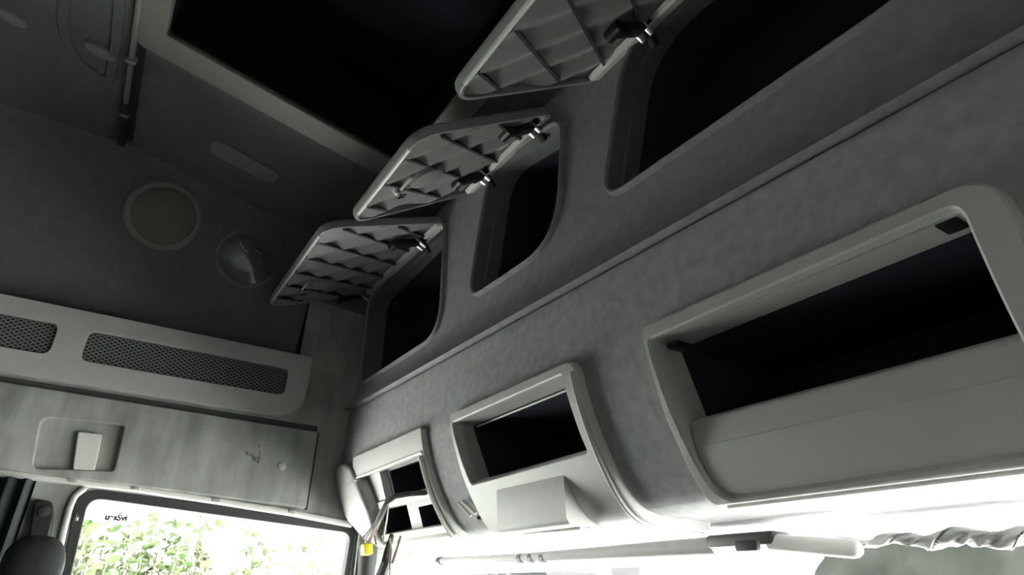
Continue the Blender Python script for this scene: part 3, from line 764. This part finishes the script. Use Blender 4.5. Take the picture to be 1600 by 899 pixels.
# hatch: beige frame round a dark recess
ha = thing('roof_hatch', Vector(((hx0 + hx1) / 2, (hy0 + hy1) / 2, zceil(0.1))), 'dark open roof hatch in a beige frame', 'hatch')
hout = rpoly([onS(217, 62), (onS(217, 62)[0], hy1 + 0.06), (hx1 + 0.07, hy1 + 0.06), (hx1 + 0.07, onS(217, 62)[1])], 0.022, 5)
link_mesh('hatch_frame', mapped(plate_bm(hout, [hatch_in], -0.004, 0.016, 0.006), on_slope), M['frame'], ha)
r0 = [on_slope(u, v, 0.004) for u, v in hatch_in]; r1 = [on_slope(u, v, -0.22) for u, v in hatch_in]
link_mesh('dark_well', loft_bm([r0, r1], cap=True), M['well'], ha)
# ceiling raised moulding with two small oval lights behind the curtain rail
def onC(px, py, off=0.0): p = onZ(px, py, ZC - off); return (p.x, p.y)
def flat_map(u, v, d): return Vector((u, v, ZC - d))
mo3 = [onC(95, -60), onC(92, 20), onC(104, 78), onC(176, 132), onC(230, 40), onC(250, -60)]
mo3 = [onC(*p) for p in [(92, -40), (88, 40), (108, 92), (178, 140), (192, 60), (200, -40)]]
cm = thing('ceiling_panel', Vector((mo3[0][0], mo3[0][1], ZC)), 'raised rounded grey ceiling panel behind the curtain rail', 'panel')
link_mesh('panel_face', mapped(plate_bm(rpoly(mo3, 0.07, 6), [inset(ccw(rpoly(mo3, 0.07, 6)), 0.05)], -0.003, 0.007, 0.007), flat_map), M['head'], cm)
for nm, c, lab in (('oval_light', (157, 78), 'small oval ceiling light close behind the curtain rail'), ('oval_light', (20, 26), 'small oval ceiling light in the top left corner')):
    u, v = onC(*c); a = onC(c[0] + 24, c[1] + 14); du = Vector((a[0] - u, a[1] - v)); L = du.length; du.normalize(); dv = Vector((-du.y, du.x))
    pts = [(u + du.x * L * math.cos(q) + dv.x * L * 0.55 * math.sin(q), v + du.y * L * math.cos(q) + dv.y * L * 0.55 * math.sin(q)) for q in [2 * math.pi * k / 24 for k in range(24)]]
    t = thing(nm, Vector((u, v, ZC)), lab, 'light', 'oval ceiling lights')
    link_mesh('cover', mapped(plate_bm(pts, [], -0.003, 0.010, 0.007), flat_map), M['cover'], t)
# curtain rail across the cab at the ceiling break
cr_ = thing('curtain_rail', Vector((0.2, YK, ZC - 0.02)), 'slim metal curtain rail running across the ceiling', 'rail')
def onRail(px, py): return onZ(px, py, ZC - 0.02)
rp_ = [onRail(191, 222), onRail(197, 165), onRail(205, 92), onRail(214, 0)]
yrail = sum(p.y for p in rp_) / 4
xa = onRail(191, 222).x
link_mesh('track', box_bm(((xa + 1.25) / 2, yrail, ZC - 0.014), (1.25 - xa, 0.013, 0.020), bevel=0.003), M['alu'], cr_)
link_mesh('track_shadow_strip', box_bm(((xa + 1.25) / 2, yrail + 0.016, ZC - 0.004), (1.25 - xa, 0.020, 0.010), bevel=0.002), M['rubber'], cr_)  # solid dark strip standing in for shadow beside the track
for px, py in ((205, 94), (195, 178)):
    p = onRail(px, py)
    link_mesh('bracket', box_bm((p.x, yrail, ZC - 0.018), (0.014, 0.024, 0.022), bevel=0.003), M['alu'], cr_)
p = onRail(192, 210)
link_mesh('end_stop', box_bm((xa + 0.09, yrail, ZC - 0.016), (0.21, 0.020, 0.023), bevel=0.004), M['rubber'], cr_)

# ================================================================== WINDSCREEN HEADER: BLINDS, SHEET, WIRES
za, zb2 = 1.15 + 0.100, 1.15 + 0.088
bl1 = thing('roller_blind', (0.0, 0.97, 1.24), 'thin grey roller blind tube along the windscreen header ending at a bracket', 'blind')
PA, PB = onY(640, 880, 0.97), onY(1120, 853, 0.97)
PA.x = max(PA.x, -0.95)
pm = onY(820, 872, 0.97)
link_mesh('tube', tube_bm([PA, pm, PB], [0.009, 0.011, 0.016], 14), M['blind'], bl1)
for px in (688, 815, 832, 850):
    q = onY(px, 877 - (px - 688) * 0.033, 0.97)
    link_mesh('collar', tube_bm([q + Vector((-0.008, 0, 0)), q + Vector((0.008, 0, 0))], 0.0125, 12), M['rib'], bl1)
bk = bmesh.new()
c0, c1_ = onY(1105, 850, 0.95), onY(1212, 850, 0.95)
cm_ = (c0 + c1_) / 2
box_bm(cm_ + Vector((0, 0.02, 0.006)), ((c1_ - c0).length, 0.05, 0.022), bk, bevel=0.006)
br_ = link_mesh('bracket', bk, M['rib'], bl1)
q = onY(1168, 853, 0.925)
link_mesh('bracket_clip', box_bm(q, (0.045, 0.012, 0.018), bevel=0.004), M['rubber'], bl1)
bl2 = thing('roller_blind', (0.3, 0.97, 1.24), 'white roller blind tube with a rounded free end below the crumpled sheet', 'blind')
Q0, Q1 = onY(1205, 848, 0.96), onY(1347, 859, 0.96)
link_mesh('tube', tube_bm([Q0, Q0.lerp(Q1, 0.5), Q1.lerp(Q0, 0.09), Q1.lerp(Q0, 0.045), Q1.lerp(Q0, 0.015), Q1], [0.0135, 0.0135, 0.0135, 0.0120, 0.0085, 0.003], 16), M['white'], bl2)

# crumpled sheet tucked along the header on the right
bm = bmesh.new(); g = []
A_, B_ = onY(1290, 848, 1.02), onY(1680, 838, 1.02)
nseg = 150
for i in range(nseg + 1):
    t = i / nseg; c = A_.lerp(B_, t); rr0 = 0.003 + 0.0105 * min(1, t * 1.8)
    row = []
    for k in range(28):
        a = 2 * math.pi * k / 28
        wv = 1 + 0.13 * math.sin(5 * a + 90 * t) + 0.10 * math.sin(8 * a + 150 * t + 1.3) + 0.07 * math.sin(3 * a - 40 * t)
        row.append(bm.verts.new(c + Vector((0.006 * math.sin(40 * t + 2 * a), math.cos(a) * rr0 * 1.6 * wv, math.sin(a) * rr0 * 0.75 * wv + 0.004 * math.sin(23 * t)))))
    g.append(row)
for i in range(nseg):
    for k in range(28): bm.faces.new((g[i][k], g[i][(k + 1) % 28], g[i + 1][(k + 1) % 28], g[i + 1][k]))
bm.faces.new(g[0]); bm.faces.new(list(reversed(g[-1])))
tag(link_mesh('crumpled_sheet', bm, M['sheet'], angle=70), 'crumpled white sheet rolled along the windscreen header', 'sheet')

# loose wiring out of the radio cubby
def wp(px, py, y): return onY(px, py, y)
har = thing('wire_harness', wp(570, 858, 0.66), 'loose dark wires with a yellow connector hanging from the radio cubby', 'wires')
link_mesh('dark_loom', tube_bm([wp(668, 770, 0.70), wp(640, 772, 0.64), wp(618, 776, 0.61), wp(605, 785, 0.60), wp(594, 806, 0.60), wp(586, 828, 0.61)], 0.0065, 8), M['wire'], har)
for k, (mt, pts) in enumerate([
        (M['wire'], [(600, 792), (588, 815), (576, 830), (566, 842), (563, 852)]),
        (M['wire2'], [(603, 795), (592, 818), (583, 834), (578, 850)]),
        (M['wire2'], [(600, 797), (587, 822), (574, 838), (570, 850)]),
        (M['wire3'], [(607, 790), (604, 812), (600, 834), (600, 848)]),
        (M['wire2'], [(590, 820), (585, 838), (588, 852)]),
        (M['wire'], [(604, 792), (597, 812), (582, 833), (574, 850)])]):
    link_mesh('wire', tube_bm([wp(x, y, 0.60 + 0.004 * k) for x, y in pts], 0.0026, 6), mt, har)
cx = wp(573, 859, 0.605); dd = (wp(580, 872, 0.605) - wp(584, 850, 0.605)).normalized()
ax = wp(582, 859, 0.605) - wp(563, 857, 0.605)
conn = link_mesh('connector', box_bm(cx, (0.025, 0.022, 0.026), axes=[(1, 0.1, 0.12), (-0.1, 1, 0.1), (-0.12, -0.1, 1)], bevel=0.003), M['yellow'], har)
har2 = thing('wire_harness', wp(606, 880, 0.64), 'thick taped wire bundle dangling below the radio cubby beside the windscreen', 'wires')
link_mesh('loom', tube_bm([wp(612, 838, 0.66), wp(606, 858, 0.64), wp(603, 880, 0.63), wp(594, 905, 0.63), wp(585, 935, 0.63)], [0.007, 0.008, 0.012, 0.015, 0.015], 8), M['wire'], har2)
for pts in ([(626, 838), (622, 852), (617, 868), (613, 880)], [(609, 842), (612, 862), (610, 884), (609, 905)]):
    link_mesh('wire', tube_bm([wp(x, y, 0.635) for x, y in pts], 0.003, 6), M['wire'] if pts[0][0] > 620 else M['wire2'], har2)

# ================================================================== DRIVER SEAT, BELT, CURTAIN
ap = onX(68, 806, XL + 0.02)
belt = thing('seat_belt', ap, 'black seat belt hanging from its anchor cover on the door pillar', 'seat belt')
link_mesh('anchor_cover', mapped(plate_bm(rpoly([onL(54, 784, .0), onL(44, 852, .0), onL(75, 852, .0), onL(85, 808, .0), onL(82, 784, .0)], 0.012, 4), [], 0.002, 0.03, 0.008), left_map), M['black'], belt)
link_mesh('anchor_bolt', disc_bm(onX(69, 799, XL + 0.03), (1, 0, 0), [(0.014, -0.002), (0.013, 0.004), (0.005, 0.006)], 20), M['rubber'], belt)
w0 = onX(60, 840, XL + 0.028); w1 = Vector((XL + 0.06, w0.y - 0.02, 0.55))
bm = bmesh.new()
for i in range(9):
    t = i / 8; c = w0.lerp(w1, t) + Vector((0.03 * math.sin(math.pi * t), 0, 0))
    for k, dy in enumerate((-0.032, 0.032)):
        for dx_ in (0, 0.003): bm.verts.new(c + Vector((dx_, dy, 0)))
bm.verts.ensure_lookup_table()
for i in range(8):
    a = [bm.verts[i * 4 + k] for k in (0, 1, 3, 2)]; b = [bm.verts[i * 4 + 4 + k] for k in (0, 1, 3, 2)]
    for k in range(4): bm.faces.new((a[k], a[(k + 1) % 4], b[(k + 1) % 4], b[k]))
link_mesh('webbing', bm, M['black'], belt)
# seat: headrest and backrest seen from behind and below
XS = -0.62
ht, hl, hr_ = onX(58, 846, XS), onX(16, 875, XS), onX(104, 872, XS)
seat = thing('driver_seat', (XS, ht.y, 0.0), 'dark cloth driver seat with a rounded top below the belt anchor', 'seat')
def cushion(name, c, s, mat, par):
    bm = bmesh.new(); bmesh.ops.create_cube(bm, size=1.0)
    for v in bm.verts: v.co = Vector((v.co.x * s[0], v.co.y * s[1], v.co.z * s[2]))
    bmesh.ops.bevel(bm, geom=bm.edges[:], offset=min(s) * 0.42, segments=6, affect='EDGES', profile=0.5)
    for v in bm.verts: v.co += Vector(c)
    return link_mesh(name, bm, mat, par, angle=80)
ys = (hl.y + hr_.y) / 2
hw = abs(hr_.y - hl.y)
cushion('backrest', (XS, ys, ht.z - 0.36), (0.46, hw, 0.72), M['cloth'], seat)
cushion('seat_cushion', (XS, ys + 0.27, ht.z - 0.72), (0.48, 0.52, 0.14), M['cloth'], seat)
link_mesh('seat_base', box_bm((XS, ys + 0.24, (ht.z - 0.78) / 2), (0.34, 0.40, ht.z - 0.78), bevel=0.02), M['black'], seat)
# dark curtain gathered at the left
bm = bmesh.new(); rows = []
c_y0, c_y1 = onX(-120, 800, XL + 0.05).y, onX(40, 800, XL + 0.05).y
for z in [1.15 + 0.232, 1.10, 0.85, 0.6, 0.35]:
    rows.append([[bm.verts.new(Vector((XL + 0.05 + 0.016 * math.sin(i * 0.62 + 0.9 * math.sin(i * 0.21)) + 0.008 * math.sin(i * 0.27 + 1) + off, c_y0 + (c_y1 - c_y0) * i / 60, z))) for i in range(61)] for off in (0, 0.004)])
for a, b in zip(rows, rows[1:]):
    for s in (0, 1):
        for i in range(60): bm.faces.new((a[s][i], a[s][i + 1], b[s][i + 1], b[s][i]))
for r in (rows[0], rows[-1]):
    for i in range(60): bm.faces.new((r[0][i], r[0][i + 1], r[1][i + 1], r[1][i]))
for i in (0, 60):
    for a, b in zip(rows, rows[1:]): bm.faces.new((a[0][i], a[1][i], b[1][i], b[0][i]))
tag(link_mesh('curtain', bm, M['curtain'], angle=80), 'dark curtain gathered in folds behind the driver door', 'curtain')

# ================================================================== OUTSIDE
XH = -3.2
def leaf_mesh(name, mat):
    bm = bmesh.new(); n = 5; prev = None
    for i in range(n + 1):
        t = i / n; hw_ = 0.30 * math.sin(math.pi * min(1, t * 0.93 + 0.05)) ** 0.8 if 0 < i < n else 0.02
        z = 0.10 * math.sin(math.pi * t)
        row = [bm.verts.new((t, -hw_, z + hw_ * 0.25)), bm.verts.new((t, 0, z)), bm.verts.new((t, hw_, z + hw_ * 0.25))]
        if prev:
            for k in range(2): bm.faces.new((prev[k], prev[k + 1], row[k + 1], row[k]))
        prev = row
    me = bpy.data.meshes.new(name); bm.to_mesh(me); bm.free(); me.materials.append(mat); return me
hedge = thing('hedge', (XH - 0.3, 0.6, -1.15), 'bright leafy green hedge outside the door window', 'hedge')
lms = [leaf_mesh('leaf', M['leaf']), leaf_mesh('leaf', M['leaf2'])]
for m_ in lms: m_.polygons.foreach_set('use_smooth', [True] * len(m_.polygons))
stem_bm = bmesh.new(); bulk = bmesh.new()
def leaf_mat(p, s):
    return Matrix.Translation(p) @ Matrix.Rotation(random.uniform(0, 6.28), 4, 'Z') @ Matrix.Rotation(random.uniform(-1.0, 0.9), 4, 'Y') @ Matrix.Rotation(random.uniform(-0.9, 0.9), 4, 'X') @ Matrix.Scale(s, 4)
# dense shoots: (pixel x, pixel y of its top, how leafy)
shoots = []
for i in range(46): 
    pxx = random.uniform(115, 330); shoots.append((pxx, random.uniform(800, 850) + max(0, 165 - pxx) * 0.4, 1.0))
for i in range(14): shoots.append((random.uniform(300, 400), random.uniform(850, 890), 0.6))
for i in range(14): shoots.append((random.uniform(390, 435), random.uniform(828, 870), 0.7))
for i in range(20): shoots.append((random.uniform(430, 545), random.uniform(842, 885), 0.6))
leaves = []
for px_, py_, dn in shoots:
    xh = XH - random.uniform(0, 0.7)
    tp = onX(px_, py_, xh); n = int(26 * dn)
    base = Vector((xh, tp.y + random.uniform(-0.06, 0.06), tp.z - 0.8))
    tube_bm([base, tp], 0.004, 5, stem_bm)
    for k in range(n):
        t = (k + random.random()) / n
        p = tp.lerp(base, t * 0.75) + Vector((random.gauss(0, 0.035), random.gauss(0, 0.045), 0))
        leaves.append((p, random.uniform(0.05, 0.085)))
for i in range(1500):   # lower and surrounding mass outside the framed part
    y = random.uniform(-1.6, 3.2); p = Vector((XH - random.uniform(0.05, 0.8), y, random.uniform(-1.1, 0.62))); leaves.append((p, random.uniform(0.06, 0.10)))
random.shuffle(leaves)
vis = [l for l in leaves if l[0].z > 1.0][:280]
vid = set(id(l) for l in vis)
for p, s in vis:
    o = bpy.data.objects.new('leaf', lms[random.random() < 0.4]); COL.objects.link(o); o.parent = hedge
    o.matrix_parent_inverse = hedge.matrix_world.inverted(); o.matrix_world = leaf_mat(p, s)
for l in leaves:
    if id(l) in vid: continue
    n0 = len(bulk.verts); bulk.from_mesh(lms[0]); bulk.verts.ensure_lookup_table()
    mt = leaf_mat(*l)
    for v in bulk.verts[n0:]: v.co = mt @ v.co
hb = link_mesh('foliage', bulk, M['leaf'], hedge); hb['kind'] = 'stuff'
link_mesh('stems', stem_bm, M['stem'], hedge)

# far dark bank of trees seen through the windscreen on the right
YF = 14.0
pts = [onY(*p, YF) for p in [(1268, 905), (1290, 862), (1350, 851), (1400, 849), (1430, 848), (1500, 846), (1600, 840), (1720, 836)]]
bm = bmesh.new(); fr = []; bk_ = []
for p in pts:
    fr.append(p)
def ridge(off, h): return [bm.verts.new((p.x, p.y + off, p.z * 1.0 + h)) for p in fr]
r_top = ridge(0, 0); r_back = ridge(3.0, -0.1)
bot = [bm.verts.new((p.x, p.y - 0.4, -1.15)) for p in fr]; botb = [bm.verts.new((p.x, p.y + 3.4, -1.15)) for p in fr]
for A2, B2 in ((bot, r_top), (r_top, r_back), (r_back, botb)):
    for i in range(len(fr) - 1): bm.faces.new((A2[i], A2[i + 1], B2[i + 1], B2[i]))
bm.faces.new((bot[0], r_top[0], r_back[0], botb[0])); bm.faces.new((bot[-1], botb[-1], r_back[-1], r_top[-1]))
bmesh.ops.subdivide_edges(bm, edges=bm.edges[:], cuts=3, use_grid_fill=True)
for v in bm.verts: v.co += Vector((random.uniform(-0.05, 0.05), random.uniform(-0.04, 0.04), random.uniform(-0.02, 0.02)))
tag(link_mesh('tree_bank', bm, M['bank'], angle=80), 'grey green bank of trees seen through the windscreen', 'trees')
# far roof and a small dark panel
a, b = onY(735, 897.5, 12), onY(880, 897, 12)
rf = thing('shed', (a.lerp(b, 0.5).x, 12.6, -1.15), 'low dark shed roof at the bottom edge of the windscreen', 'shed')
link_mesh('roof', box_bm(((a.x + b.x) / 2, 12.6, a.z - 0.15), ((b - a).length, 1.2, 0.3), bevel=0.02), M['roof'], rf)
link_mesh('shed_wall', box_bm(((a.x + b.x) / 2, 12.6, (a.z - 0.3 - 1.15) / 2), ((b - a).length * 0.94, 1.0, a.z - 0.3 + 1.15)), M['white'], rf)
a, b = onY(943 + 14, 888, 9), onY(984 + 14, 887, 9)
pn2 = thing('board', ((a.x + b.x) / 2, 9.0, -1.15), 'small dark board standing outside beyond the roller blind', 'board')
link_mesh('board_face', box_bm(((a.x + b.x) / 2, 9.0, a.z - 0.2), ((b - a).length, 0.05, 0.4)), M['roof'], pn2)
link_mesh('post', tube_bm([((a.x + b.x) / 2, 9.05, -1.15), ((a.x + b.x) / 2, 9.05, a.z - 0.3)], 0.03, 8), M['roof'], pn2)
